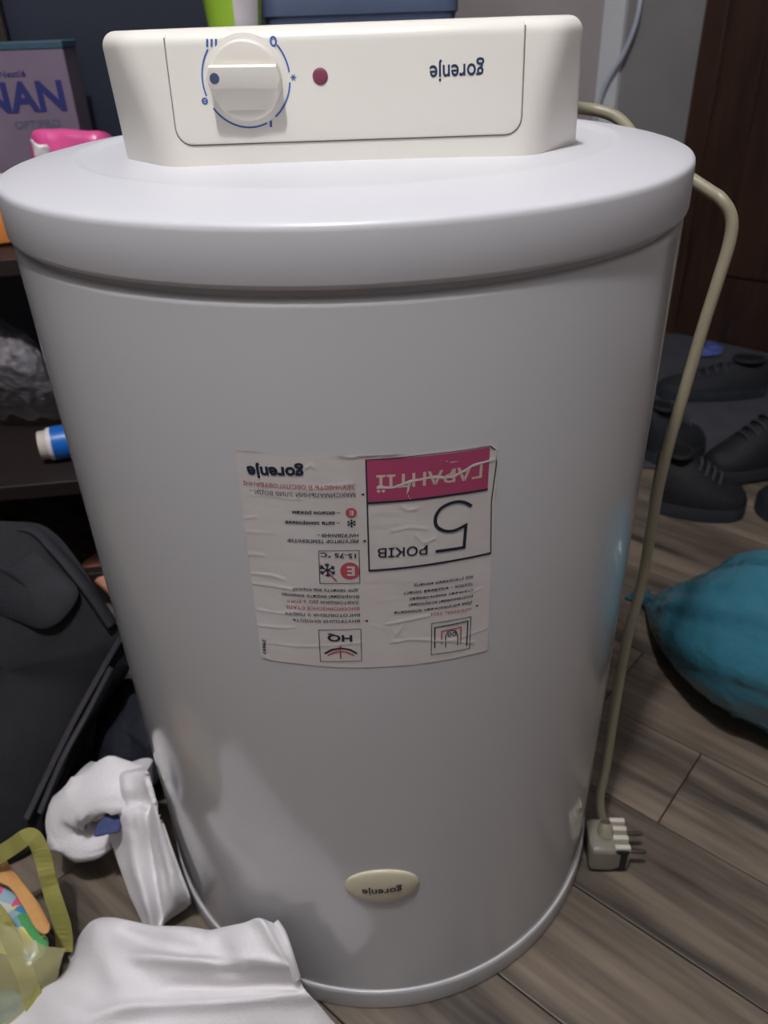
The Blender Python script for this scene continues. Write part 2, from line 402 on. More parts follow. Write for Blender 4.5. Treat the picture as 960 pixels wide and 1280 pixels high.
# dial marks
kx, ks = face_px(308, 101)
kax, ksa = face_px(308, 98.5)
def ang_arc(a0, a1, r, n=24): return [(kax+r*math.cos(rad(a0+(a1-a0)*k/n)), ksa+r*math.sin(rad(a0+(a1-a0)*k/n))) for k in range(n+1)]
MPX = (face_px(656, 90)[0]-face_px(256, 108)[0])/400
RK = 45.5*MPX; RA = 54.5*MPX
def join(*L):
    V = []; F = []
    for v, f in L:
        n = len(V); V += list(v); F += [tuple(n+i for i in q) for q in f]
    return V, F
for a, b in ((143, 199), (215, 293), (307, 354), (6, 40)): flat_on_face(stroke(ang_arc(a, b, RA), .0009), 'dial_arc', M['blue'], cbox)
def sym(*ls): return join(*ls)
P = lambda x, y: face_px(x, y)
mk = [stroke([P(x, 49), P(x, 59)], .0011) for x in (259.5, 265, 270.5)]
mk += [stroke([P(339, 151), P(339, 159)], .0013)]
z = P(342, 52); mk += [stroke([(z[0]+.0015*math.cos(q*math.pi/8), z[1]+.0022*math.sin(q*math.pi/8)) for q in range(16)], .001, True, .002)]
z = P(367, 97); mk += [join(*[stroke([(z[0]-.0017*math.cos(rad(q)), z[1]-.0017*math.sin(rad(q))), (z[0]+.0017*math.cos(rad(q)), z[1]+.0017*math.sin(rad(q)))], .0005) for q in (0, 60, 120)])]
z = P(256.5, 126.5); mk += [stroke([(z[0]+.0014*math.cos(q*math.pi/8), z[1]+.0014*math.sin(q*math.pi/8)) for q in range(16)], .0008, True, .002), stroke([(z[0]-.0013, z[1]), (z[0]+.0013, z[1])], .0006)]
for q in mk: flat_on_face(q, 'dial_mark', M['blue'], cbox)
flat_on_face(fit_text('gorenje', P(605, 87.5), P(537, 91.0), .0066, .014, True), 'lettering', M['navy'], cbox)
# knob, recess ring, pointer dot
def face_mat(x, s, off):
    ex = BOXROT.to_3x3() @ Vector((1, 0, 0)); ey = BOXROT.to_3x3() @ FS; ez = BOXROT.to_3x3() @ FN; o = face(x, s, off)
    return Matrix(((ex.x, ey.x, ez.x, o.x), (ex.y, ey.y, ez.y, o.y), (ex.z, ey.z, ez.z, o.z), (0, 0, 0, 1)))
KM = face_mat(kx, ks, .001)
def place(o, Mx): o.matrix_world = Mx; return o
ring = MB().lathe([(RK-.004, .0008), (RK+.0006, .0006), (RK+.0018, .0003), (RK+.0028, .00006)], 64).build('knob_seat', M['cream'], cbox); place(ring, KM)
mb = MB().lathe([(RK-.0002, -.001), (RK-.0003, .002), (RK-.0006, .0038), (RK-.0012, .0046), (RK-.0024, .0050), (.006, .0052), (0, .0052)], 72)
knob = mb.build('knob', M['cream2'], heater); place(knob, KM)
# grip bar: ridge across the knob with sloped lower flank, pointer end round
prof = []
L_ = RK-.0004; bw = .0068
rings = []
for k in range(25):
    x = -L_+2*L_*k/24
    e = math.sqrt(max(.0004, 1-(x/L_)**2)); c = L_*e*.97; h = .0074 if x < 0 else .0074-.0012*(x/L_)
    y = lambda k_: max(-c, min(c, k_*RK))
    rings.append([(x, y(-.76), .0046), (x, y(-.27), .0042+h*.88), (x, y(-.20), .0042+h*.98), (x, y(.28), .0042+h*.98), (x, y(.34), .0042+h*.85), (x, y(.37), .0046)])
g = MB().loft(rings).build('grip_bar', M['cream2'], knob, angle=30); g.matrix_parent_inverse = Matrix(); g.matrix_local = Matrix.Rotation(rad(-1), 4, 'Z')
d = MB().lathe([(0, .0002), (.0026, .0001), (.0028, -.0004)], 24).build('pointer_dot', M['dot'], knob); d.matrix_local = Matrix.Translation((-L_+.0046, .0008, .0042+.0074))
# indicator lamp
ix, is_ = face_px(400.5, 95.5)
il = MB().lathe([(.0043, 0), (.0043, .0003), (.0039, .0006), (.002, .0007), (0, .0007)], 32).build('indicator_light', M['red'], cbox); place(il, face_mat(ix, is_, .001))

# --- warranty sticker (wrapped round the tank)
def wrap(s, t, off=0): return Vector(((R+off)*math.sin(s/R), -(R+off)*math.cos(s/R), t))
S = on_tank
def Q(cx, cy): return on_tank(280+cx/2.66667, 540+cy/2.66667)
c00, c10, c11, c01 = Q(125, 753), Q(878, 727), Q(912, 32), Q(36, 57)
nx, ny = 150, 150
cre = []                                          # creases: (crop polyline, height)
for pts, h in [([(515, 182), (560, 185), (620, 165), (690, 150), (760, 150), (830, 110), (900, 90)], .8), ([(390, 80), (430, 84), (470, 76), (520, 78), (600, 66)], .8), ([(75, 330), (140, 338)], .5),
               ([(70, 285), (110, 282)], .5), ([(90, 470), (160, 475), (200, 490)], .6), ([(95, 505), (150, 510), (240, 525)], .6), ([(105, 640), (160, 650), (235, 650)], .6), ([(110, 590), (200, 605), (240, 598)], .5),
               ([(130, 700), (230, 712), (320, 712), (460, 700)], .5), ([(540, 640), (600, 628), (680, 612)], .6), ([(560, 700), (620, 690), (700, 692), (830, 700)], .6), ([(690, 700), (770, 690), (870, 655)], .5),
               ([(590, 245), (610, 260), (640, 255)], .6), ([(560, 330), (620, 318), (680, 322)], .5), ([(640, 345), (665, 370), (700, 355)], .6), ([(60, 405), (130, 410)], .5), ([(80, 205), (170, 212), (260, 222)], .4),
               ([(280, 190), (350, 180), (430, 172)], .5), ([(905, 60), (915, 110), (905, 190), (908, 230)], .9), ([(130, 740), (150, 755)], .9), ([(38, 57), (60, 62), (130, 64)], .4), ([(560, 650), (570, 680), (600, 640)], .4),
               ([(700, 90), (760, 100), (800, 92)], .4), ([(720, 560), (790, 545), (860, 520)], .3), ([(480, 640), (540, 655), (560, 690)], .3), ([(270, 120), (290, 108), (300, 118)], .6), ([(620, 165), (610, 205), (625, 230)], .5)]:
    cre.append(([Q(*p) for p in pts], h))
def seg_d(p, a, b):
    ax, ay = b[0]-a[0], b[1]-a[1]; t = max(0, min(1, ((p[0]-a[0])*ax+(p[1]-a[1])*ay)/(ax*ax+ay*ay+1e-12)))
    return math.hypot(p[0]-a[0]-ax*t, p[1]-a[1]-ay*t)
V, F = quadgrid(c00, c10, c11, c01, nx, ny)
segs = [(a, b, h) for pts, h in cre for a, b in zip(pts, pts[1:])]
SA = np.array(V); HT = np.zeros(len(V))
for a, b, h in segs:
    d_ = np.array(b)-np.array(a); t = np.clip(((SA-a)@d_)/(d_@d_+1e-12), 0, 1); dist = np.hypot(*(SA-(np.array(a)+t[:, None]*d_)).T)
    HT = np.maximum(HT, h*.00048*np.exp(-(dist/.00075)**2))
def bowed(s, t):                                  # edges of the sticker are not quite straight
    return s, t+.0004*noise.noise(Vector((s*60, t*60, 0)))
verts = []
for (s, t), h in zip(V, HT):
    verts.append(wrap(*bowed(s, t), .00022+h+.00008*noise.noise(Vector((s*140, t*240, 3)))))
sticker = MB().add(verts, F).build('sticker', M['label'], heater, angle=80)
sticker['label'] = 'creased white warranty sticker with pink band, upside down'
def prt(name, m, *L, off=.00046):
    V, F = join(*L); return MB().add([wrap(s, t, off) for s, t in V], F).build(name, m, sticker, smooth=False, recalc=False)
MP = .000165                                      # metres per crop pixel on the sticker
def T(s, a, b, h, bold=0.0, xh=False): return fit_text(s, Q(*a), Q(*b), h*MP*1.12, bold, xh)
ink = [T('gorenje', (268, 132), (78, 128), 30, .035, True),
       T('МАКСИМАЛЬНИЙ ЗЛИВ ВОДИ –', (438, 208), (85, 196), 15),
       T('– економ режим', (387, 268), (228, 266), 10, .025, True), T('– анти замерзання', (387, 302), (205, 299), 10, .025, True),
       T('НАГРІВАННЯ –', (448, 343), (310, 343), 12, .025), T('РЕГУЛЯТОР ТЕМПЕРАТУР', (448, 362), (212, 359), 12, .025),
       T('15-75 °C', (440, 412), (322, 408), 17, .02),
       T('для захисту від корозії', (448, 526), (228, 521), 10, .008, True), T('Всередині вкрита емаллю', (450, 547), (193, 538), 10, .008, True),
       T('ЗАВТОВШКИ ДО', (450, 567), (285, 564), 12, .01), T('ВИГОТОВЛЕНА З ЛИСТУ', (453, 608), (203, 602), 12, .01), T('ВНУТРІШНЯ ЄМНІСТЬ', (453, 628), (228, 625), 12, .01),
       T('HQ', (428, 687), (345, 685), 28, .03), T('РОКІВ', (678, 391), (512, 402), 34, .012),
       T('29697', (135, 690), (135, 740), 12, .02)]
for s, a, b in (('від утворення накипу', (829, 481), (632, 510)), ('трубок – надійний захист', (829, 504), (597, 536)), ('стальних емальованих', (829, 525), (616, 555)), ('розташовані всередині', (828, 546), (616, 575)), ('Два нагрівальних елементи', (826, 566), (568, 601))):
    ink.append(T(s, a, b, 9.5, .008, True))
for a in ((461, 207), (467, 362), (474, 628), (841, 578)):
    q = Q(*a); ink.append(([(q[0]-.0010, q[1]), (q[0]+.0010, q[1]+.0009), (q[0]+.0010, q[1]-.0009)], [(0, 1, 2)]))
for q in ink: prt('printed_text' if len(q[0]) > 3 else 'arrow_mark', M['ink'], q)
for q in (T('ЗРУЧНІСТЬ В ОБСЛУГОВУВАННІ', (437, 183), (65, 168), 15, .004), T('2.2ММ', (275, 563), (212, 561), 12, .01), T('ВИСОКОЯКІСНОЇ СТАЛІ', (452, 587), (208, 580), 12, .01), T('«СУХИЙ» ТЕН', (823, 589), (690, 606), 12, .004)): prt('red_text', M['rose'], q)
LW = MP*3
def SK(pts, wd, closed=False): return stroke([Q(*p) for p in pts], wd*MP, closed)
def flake(c, r, wd):
    o = []; q = Q(*c); r *= MP
    for k in range(6):
        a = rad(60*k+30); e = (q[0]+r*math.cos(a), q[1]+r*math.sin(a)); o.append(stroke([q, e], wd*MP))
        m_ = (q[0]+r*.6*math.cos(a), q[1]+r*.6*math.sin(a))
        for s in (-1, 1): o.append(stroke([m_, (m_[0]+r*.36*math.cos(a+s*.8), m_[1]+r*.36*math.sin(a+s*.8))], wd*MP))
    return o
five = [(655, 435), (610, 408), (550, 400), (480, 418), (420, 455), (387, 510), (385, 560), (405, 595), (460, 620), (530, 615), (612, 575), (598, 742), (385, 773)]
fp = [Vector((480+x/6, 560+y/6)) for x, y in five[:11]]
fq = [on_tank(*p) for p in crom(fp, 4)]+[on_tank(480+x/6, 560+y/6) for x, y in five[11:]]
for q in (SK([(473, 92), (484, 463)], 5), SK([(482, 461), (620, 449), (760, 428), (888, 402)], 8.5), SK([(888, 404), (890, 230), (906, 110), (908, 62), (887, 46)], 4), SK([(470, 92), (680, 74), (887, 46)], 3)): prt('frame_line', M['ink'], q)
prt('numeral', M['ink'], stroke(fq, 12*MP))
for q in (SK([(316, 395), (450, 393), (453, 502), (320, 503)], 2.5, True), SK([(316, 658), (456, 655), (459, 761), (322, 763)], 2.5, True), SK([(692, 637), (822, 614), (818, 720), (690, 741)], 3, True)): prt('icon_frame', M['ink'], q)
for q in (flake((345, 459), 30, 5), flake((425, 303), 16, 3)): prt('snowflake_icon', M['ink'], *q)
prt('gauge_arc', M['ink'], SK([(336, 737), (360, 724), (390, 719), (420, 724), (444, 737)], 8))
prt('tank_outline', M['ink'], SK([(702, 719), (702, 651), (812, 629), (808, 711)], 5))
def loop(c, k0=16): return stroke([(Q(*c)[0]+5.5*MP*math.cos(k*math.pi/8), Q(*c)[1]+10*MP*math.sin(k*math.pi/8)) for k in range(16)], 3.2*MP, True)
prt('heating_coil', M['ink'], SK([(738, 717), (738, 680), (745, 664), (760, 659), (772, 662), (778, 676), (778, 709)], 4), loop((751, 674)), loop((766, 672)))
prt('pink_band', M['pink'], quadgrid(Q(480, 231), Q(878, 187), Q(886, 49), Q(474, 91)), off=.00038)
prt('band_edge', M['ink'], SK([(478, 236), (620, 226), (760, 208), (878, 190)], 8))
prt('warranty_word', M['beige'], T('ГАРАНТІЇ', (860, 128), (508, 166), 44, .02))
for nm, q in (('red_outline', SK([(725, 707), (725, 663), (789, 649), (788, 706)], 5)), ('red_gauge_arc', SK([(346, 744), (368, 733), (390, 729), (412, 733), (434, 744)], 6)), ('red_needle', SK([(388, 712), (389, 754)], 6)),
              ('red_disc', disc(Q(420, 462), 34*MP, 37*MP, clip=Q(450, 462)[0])), ('red_disc', disc(Q(424, 268), 19*MP, 19*MP)), ('red_slash', SK([(322, 441), (376, 496)], 5))): prt(nm, M['rose'], q, off=.00042)
for q in (T('E', (436, 463), (410, 463), 36, .03), T('E', (432, 269), (418, 269), 17, .03)): prt('white_letter', M['label'], q, off=.0005)

# --- oval badge
bs, bz = on_tank(477.5, 1106.5); ba, bb = .0295, .0205
def dome(s, t): return .0012+.0034*max(0, 1-((s-bs)/ba)**2-((t-bz)/bb)**2)**.6
rings = [[wrap(bs+ba*k*math.cos(2*math.pi*j/56), bz+bb*k*math.sin(2*math.pi*j/56), 0 if k == 1.0001 else dome(bs+ba*k*math.cos(2*math.pi*j/56), bz+bb*k*math.sin(2*math.pi*j/56))) for j in range(56)] for k in (1.0001, 1, .97, .92, .85, .72, .55, .35, .15, .02)]
badge = MB().loft(rings, True, False, True).build('badge', M['badge'], heater, angle=70)
badge['label'] = 'small cream oval badge with upside down lettering'
V, F = fit_text('gorenje', on_tank(502, 1104.5), on_tank(453, 1108.5), .0062, .015, True)
MB().add([wrap(s, t, dome(s, t)+.0003) for s, t in V], F).build('badge_lettering', M['ink'], badge, smooth=False, recalc=False)

# --- power cord and plug
c = [(.115, .03, .700), (.150, .06, .6935), (.19, .125, .689), (.222, .118, .682), (.238, .08, .662)]
c = [(x, y_, z_+DZ) for x, y_, z_ in c]
c += [at_y(884, 237, .030), at_y(902, 250, .018), at_y(914, 272, .012), at_y(912, 302, .008), at_y(897, 352, .004), at_y(879, 408, 0), at_y(858, 480, -.006), at_y(836, 556, -.012), at_y(822, 615, -.018), at_y(811, 680, -.024),
      at_y(801, 734, -.03), at_y(787, 785, -.036), at_y(777, 835, -.042), at_y(767, 895, -.05), at_y(758, 955, -.058), at_y(750, 996, -.064), at_y(753, 1024, -.068), at_y(762, 1043, -.074)]
MB().tube(c, .0048, 14, 5).build('power_cord', M['cord'], heater)['label'] = 'beige rubber power cord'
pc = at_z(757, 1054, .022)
plug = empty('tmp'); bpy.data.objects.remove(plug)
PM = Matrix.Translation((pc.x, pc.y, .021)) @ Matrix.Rotation(rad(-6), 4, 'Z')
pb = MB().loft([[(x, yy*k, zz*k) for yy, zz in fillet([(-.0205, -.019), (.0205, -.019), (.0205, .017), (-.0205, .017)], [.007]*4)] for x, k in ((-.019, .86), (-.017, .97), (-.012, 1.0), (.004, 1.0), (.005, .96), (.019, .94), (.0205, .9))])
plug = pb.build('plug', M['plug'], heater); plug.matrix_world = PM
for k, yy in enumerate((-.0155, -.0045, .0065, .0165)):
    o = MB().box((.005, yy-.0026, .006), (.0208, yy+.0026, .0186)).build('grip_ridge', M['plugw'], plug, bevel=.001)
    o.matrix_local = Matrix()
o = MB().box((.0048, -.0195, -.017), (.0206, .0195, .0158)).build('plug_nose', M['dark'], plug, bevel=.003); o.matrix_local = Matrix()
for yy in (-.0105, .0105):
    o = MB().tube([(.018, yy, .004), (.038, yy, .004), (.0395, yy, .004)], .0024, 12, 1, rfun=lambda t: 1 if t < .9 else .6).build('pin', M['steel'], plug); o.matrix_local = Matrix()
o = MB().lathe([(.0085, 0), (.008, .006), (.0066, .012), (.0052, .014)], 20).build('cord_collar', M['cord'], plug); o.matrix_local = Matrix.Translation((-.002, .0, .015)) @ Matrix.Rotation(rad(-25), 4, 'X')

# ------------------------------------------------------------------ white shirt heaped against the tank
def push_out(p, rmin=.2375):
    r = math.hypot(p.x, p.y)
    if r < rmin and p.z < .6: p = Vector((p.x*rmin/r, p.y*rmin/r, p.z))
    if p.z < .003: p = Vector((p.x, p.y, .003))
    return p
def patch(ctrl, nu=10, nv=10, amp=.004, freq=18, seed=0, folds=(), pushed=True):
    rows = [crom([Vector(p) for p in r], nu) for r in ctrl]
    colsn = len(rows[0]); grid = [crom([rows[j][i] for j in range(len(rows))], nv) for i in range(colsn)]
    m_ = len(grid[0]); mb = MB()
    for i in range(colsn):
        for j in range(m_):
            p = grid[i][j]
            dz = amp*(fract((p.x, p.y*1.0, p.z+seed), freq, 3)+.6*math.sin(40*p.x+55*p.y+3*noise.noise(p*14+Vector((seed, 0, 0)))))
            u, v = i/(colsn-1), j/(m_-1)
            for fu, fv, gu, gv, wd, h in folds:               # a fold runs from (fu, fv) to (gu, gv)
                ax, ay = gu-fu, gv-fv; tt = max(0, min(1, ((u-fu)*ax+(v-fv)*ay)/(ax*ax+ay*ay)))
                dd = math.hypot(u-fu-ax*tt, v-fv-ay*tt)+.02*noise.noise(Vector((u*5, v*5, seed)))
                dz += h*math.exp(-(dd/wd)**2)
            p = p+Vector((0, -.3, 1))*dz
            mb.v.append(tuple(push_out(p) if pushed else p))
    mb.f = [(i*m_+j, (i+1)*m_+j, (i+1)*m_+j+1, i*m_+j+1) for i in range(colsn-1) for j in range(m_-1)]
    return mb
def thickened(o, t=.0025):
    s = o.modifiers.new('thick', 'SOLIDIFY'); s.thickness = t; s.offset = -1; return o
shirt = tag(empty('white_shirt', at_z(250, 1200, 0)), 'crumpled white cotton shirt heaped on the floor against the tank', 'shirt')
def under(o, p): o.parent = p; o.matrix_parent_inverse = p.matrix_world.inverted(); return o
bpy.context.view_layer.update()
def ctrl(rows): return [[at_z(x, y, z) for x, y, z in r] for r in rows]
# body: back hem, crest, front slope, lower front (beyond the frame)
body = patch(ctrl([
    [(84, 1196, .004), (120, 1150, .03), (200, 1190, .03), (270, 1190, .05), (318, 1180, .08), (346, 1175, .085)],
    [(84, 1205, .012), (128, 1152, .055), (200, 1157, .085), (270, 1158, .105), (322, 1150, .125), (347, 1150, .128)],
    [(60, 1235, .02), (120, 1195, .06), (200, 1195, .09), (275, 1195, .11), (330, 1190, .118), (361, 1192, .112)],
    [(10, 1262, .008), (100, 1240, .05), (200, 1232, .075), (285, 1232, .085), (345, 1228, .085), (374, 1226, .085)],
    [(-60, 1300, .004), (80, 1290, .045), (195, 1275, .06), (290, 1268, .07), (362, 1262, .06), (402, 1262, .05)],
    [(-90, 1360, .004), (60, 1350, .03), (190, 1340, .05), (300, 1330, .045), (390, 1310, .035), (432, 1296, .02)],
    [(-90, 1460, .004), (60, 1460, .02), (200, 1450, .03), (320, 1440, .03), (430, 1390, .02), (470, 1360, .006)]]), 14, 12, .003, 16, 2, [(.15, .12, .35, .6, .05, .010), (.35, .35, .95, .42, .04, .010), (.3, .62, .98, .60, .035, .009), (.05, .4, .45, .9, .05, .010), (.55, .1, .62, .4, .05, -.010), (.45, .5, .9, .52, .03, -.007), (.78, .12, .92, .35, .04, .008), (.3, .25, .5, .3, .04, -.008)])
o = under(thickened(body.build('shirt_body', M['cloth'], angle=180)), shirt)
hem = [push_out(at_z(x, y, z)) for x, y, z in [(345, 1150, .13), (353, 1168, .124), (362, 1194, .115), (371, 1222, .092)]]
under(MB().tube(hem, .0035, 8, 6).build('hem', M['cloth']), shirt)
# sleeve standing up beside the tank
sl = patch(ctrl([
    [(150, 962, .085), (168, 953, .10), (188, 948, .115), (204, 962, .12)],
    [(128, 985, .095), (160, 975, .13), (190, 972, .15), (209, 985, .14)],
    [(132, 1030, .075), (160, 1010, .12), (188, 1005, .14), (216, 1020, .125)],
    [(146, 1075, .05), (168, 1055, .09), (195, 1050, .105), (228, 1068, .09)],
    [(160, 1115, .03), (180, 1100, .06), (208, 1098, .07), (240, 1112, .055)],
    [(176, 1150, .012), (192, 1140, .035), (215, 1133, .04), (246, 1124, .03)],
    [(182, 1166, .004), (196, 1164, .012), (214, 1150, .015), (244, 1128, .01)]]), 14, 12, .004, 22, 5, [(.55, .3, .42, .85, .07, -.020), (.3, .2, .25, .95, .08, .008), (.8, .25, .75, .8, .07, .012), (.2, .12, .9, .18, .05, .008), (.3, .3, .8, .26, .04, -.010)])
under(thickened(sl.build('sleeve', M['cloth'], angle=180)), shirt)
cuffp = [at_z(190, 990, .108), at_z(140, 985, .12), at_z(105, 996, .105), at_z(84, 1017, .085), at_z(88, 1040, .065), at_z(112, 1050, .055), at_z(140, 1046, .055)]
def cuff_tube(mb, pts, rads, seg=20, seed=0):
    P = crom(pts, 7); rings = []
    for i, p in enumerate(P):
        t = (P[min(i+1, len(P)-1)]-P[max(i-1, 0)]).normalized(); a = Vector((0, -.45, 1)); a = (a-t*a.dot(t)).normalized(); b = t.cross(a)
        u = i/(len(P)-1)*(len(rads)-1); k = min(int(u), len(rads)-2); ra = rads[k][0]+(rads[k+1][0]-rads[k][0])*(u-k); rb = rads[k][1]+(rads[k+1][1]-rads[k][1])*(u-k)
        ring = []
        for j in range(seg):
            q = 2*math.pi*j/seg; wv = 1+.16*noise.noise(Vector((math.cos(q)*1.3+seed, math.sin(q)*1.3, i*.07)))+.30*max(0, 1-4*abs(noise.noise(Vector((math.cos(q)*1.1+3, math.sin(q)*1.1, i*.05+q*.2)))))**2-.12*abs(math.sin(2.5*q+i*.11))
            ring.append(push_out(p+(a*math.cos(q)*ra+b*math.sin(q)*rb)*wv))
        rings.append(ring)
    return mb.loft(rings, True, True, True)
under(cuff_tube(MB(), cuffp, [(.012, .020), (.013, .027), (.013, .028), (.012, .024), (.011, .021), (.010, .018), (.006, .012)]).build('cuff', M['cloth'], angle=180), shirt)
# ------------------------------------------------------------------ black bag leaning at the left
def puffy(pts, normal, thick, bulge, rings=7, sub=6, seed=0, amp=.004, freq=14):
    P = crom([Vector(p) for p in pts], sub, True); c = sum(P, Vector())/len(P); n = Vector(normal).normalized()
    R_ = []
    for k in range(rings, 0, -1):
        t = k/rings; R_.append([c+(p-c)*t+n*(bulge*(1-t**2.6)) for p in P])
    front = R_; back = [[c+(p-c)*t-n*thick-n*(bulge*.4*(1-t**2)) for p in P] for t in (.25, .6, .9, .99)]
    side = [[c+(p-c)*1.02-n*(thick*.75) for p in P], [c+(p-c)*1.03-n*(thick*.4) for p in P], [c+(p-c)*1.02-n*(thick*.12) for p in P]]
    allr = back+side+front+[[c+(p-c)*.03+n*bulge for p in P]]
    out = []
    for r in allr: out.append([p+n*amp*fract((p.x+seed, p.y, p.z), freq, 3) for p in r])
    return MB().loft(out)
under(puffy([at_z(x, y, .100) for x, y in [(147, 1008), (149, 1036), (134, 1042), (117, 1044), (126, 1024)]], (0, -.5, .85), .006, .003, 5, amp=.002, freq=60).build('cuff_lining', M['cloth_in'], angle=180), shirt)
bagn = Vector((.35, -.62, .70))
bag = tag(empty('black_bag', at_z(-20, 1040, 0)), 'black fabric bag with front pocket leaning at the left beside the tank', 'bag')
bpy.context.view_layer.update()
bag_o = [at_z(x, y, z) for x, y, z in [(-140, 690, .30), (-60, 655, .31), (20, 652, .30), (62, 662, .29), (105, 712, .255), (150, 790, .19), (163, 826, .155), (128, 880, .115), (78, 975, .06), (38, 1062, .012), (-60, 1090, .012), (-190, 1080, .012), (-200, 880, .15)]]
under(puffy(bag_o, bagn, .10, .014, seed=3).build('bag_body', M['blackfab'], angle=60), bag)
lift = bagn.normalized()
fl = [at_z(x, y, z)+lift*.012 for x, y, z in [(-30, 700, .265), (8, 712, .262), (42, 692, .274), (70, 712, .256), (97, 742, .235), (78, 775, .216), (52, 787, .21), (20, 776, .216), (-20, 760, .225)]]
under(puffy(fl, bagn, .008, .008, 5, seed=9, amp=.002).build('pocket_flap', M['blackfab2'], angle=60), bag)
st = [at_z(x, y, z)+lift*.010 for x, y, z in [(150, 800, .182), (128, 838, .15), (96, 895, .115), (66, 955, .08), (34, 1022, .045)]]
under(MB().tube(st, .006, 10, 6, .6).build('zip_tape', M['piping']), bag)
st = [at_z(x, y, z)+lift*.008 for x, y, z in [(138, 836, .16), (110, 890, .12), (80, 945, .09), (50, 1015, .05)]]
under(MB().tube(st, .0045, 10, 6, .6).build('zip_tape', M['piping']), bag)
st = [at_z(x, y, z)+lift*.006 for x, y, z in [(-10, 668, .285), (40, 664, .285), (70, 690, .27), (108, 735, .24), (140, 782, .2)]]
under(MB().tube(st, .008, 10, 6, .5).build('top_strap', M['blackfab2']), bag)

# dark cloth behind the bag, two-lobed tan item of unknown nature
dk = [at_z(x, y, z) for x, y, z in [(120, 905, .05), (140, 860, .08), (165, 850, .09), (190, 870, .09), (205, 930, .08), (205, 975, .05), (165, 985, .03), (125, 965, .03)]]
dk = [push_out(p, .25) for p in dk]
o = puffy(dk, (.1, -.6, .7), .03, .02, 7, seed=12, amp=.012, freq=22).build('dark_cloth', M['darkcloth'], angle=180)
tag(o, 'crumpled dark grey cloth between the black bag and the tank', 'cloth')
tn = tag(empty('tan_item', at_z(125, 712, .0)), 'small tan pink folded item peeking out between black bag and tank', 'cloth')
bpy.context.view_layer.update()
for pts in ([(98, 712), (112, 697), (140, 682), (160, 700), (150, 712), (125, 713)], [(110, 718), (126, 714), (152, 706), (165, 730), (150, 755), (132, 738)]):
    under(puffy([at_z(x, y, .045) for x, y in pts], (0, -.5, .86), .04, .010, 6, seed=4, amp=.002).build('fold', M['tan'], angle=180), tn)

# ------------------------------------------------------------------ yellow plastic bag with packets (lower left)
yb = tag(empty('yellow_bag', at_z(10, 1230, 0)), 'translucent yellow plastic bag with a loop handle in the lower left corner', 'plastic bag')
bpy.context.view_layer.update()
yf = patch(ctrl([
    [(-70, 1110, .10), (-30, 1120, .10), (10, 1150, .085), (50, 1180, .07), (84, 1186, .05)],
    [(-70, 1180, .09), (-30, 1190, .085), (10, 1205, .075), (45, 1220, .06), (76, 1216, .04)],
    [(-80, 1240, .06), (-40, 1245, .06), (5, 1250, .05), (40, 1255, .03), (66, 1250, .015)],
    [(-80, 1300, .02), (-40, 1300, .02), (0, 1296, .015), (30, 1290, .008), (56, 1280, .004)]]), 8, 8, .006, 34, 8)
under(thickened(yf.build('bag_film', M['yfilm'], angle=180), .0012), yb)
def ribbon(pts, wd, z, m, name):
    P = crom([Vector((x, y)) for x, y in pts], 6); V, F = stroke([tuple(p) for p in P], wd, step=6)
    zz = lambda x, y: z(x, y)
    return under(thickened(MB().add([at_z(x, y, zz(x, y)+.004*noise.noise(Vector((x*.05, y*.05, 0)))) for x, y in V], F).build(name, m, smooth=False), .0012), yb)
hz = lambda x, y: .13-.11*max(0, (y-1040))/150
ribbon([(-60, 1100), (-10, 1074), (16, 1058), (34, 1046), (44, 1050), (54, 1075), (64, 1115), (78, 1160), (80, 1190)], 21, hz, M['yband'], 'handle')
ribbon([(-30, 1115), (0, 1150), (22, 1195), (40, 1245), (48, 1290)], 24, lambda x, y: .104-.09*max(0, (y-1115))/180, M['yband'], 'side_seam')
def printed(name, cols, sc=70):
    m = bpy.data.materials.new(name); m.use_nodes = True; nt = m.node_tree; b = nt.nodes['Principled BSDF']; b.inputs['Roughness'].default_value = .3
    tc = nt.nodes.new('ShaderNodeTexCoord'); v = nt.nodes.new('ShaderNodeTexVoronoi'); v.inputs['Scale'].default_value = sc
    nt.links.new(tc.outputs['Object'], v.inputs['Vector']); sp = nt.nodes.new('ShaderNodeSeparateColor'); nt.links.new(v.outputs['Color'], sp.inputs[0])
    r = nt.nodes.new('ShaderNodeValToRGB'); r.color_ramp.interpolation = 'CONSTANT'
    while len(r.color_ramp.elements) < len(cols): r.color_ramp.elements.new(.5)
    for k, c_ in enumerate(cols): r.color_ramp.elements[k].position = k/len(cols); r.color_ramp.elements[k].color = (*lin(c_), 1)
    nt.links.new(sp.outputs[0], r.inputs[0]); nt.links.new(r.outputs[0], b.inputs['Base Color']); return m
PK = [('printed_packet', printed('packet_print', [(120, 160, 176), (70, 140, 186), (84, 160, 100), (200, 200, 196), (214, 90, 140), (226, 206, 110), (150, 176, 190)]), [(-60, 1088), (-20, 1092), (6, 1100), (28, 1122), (44, 1150), (58, 1178), (40, 1200), (0, 1190), (-60, 1180)], 'colourful printed packet inside the yellow plastic bag', .062),
      ('orange_packet', mat('orange_packet', (214, 160, 100), .35, .5, .1, 30), [(-30, 1060), (0, 1068), (22, 1096), (44, 1124), (60, 1158), (48, 1164), (30, 1136), (10, 1108), (-25, 1090)], 'orange yellow packet edge under the handle of the yellow bag', .080),
      ('light_blue_packet', mat('light_blue_packet', (110, 172, 206), .35, .5, .15, 60), [(-50, 1250), (10, 1238), (34, 1256), (26, 1276), (-10, 1296), (-50, 1300)], 'light blue packet at the bottom of the yellow plastic bag', .014)]
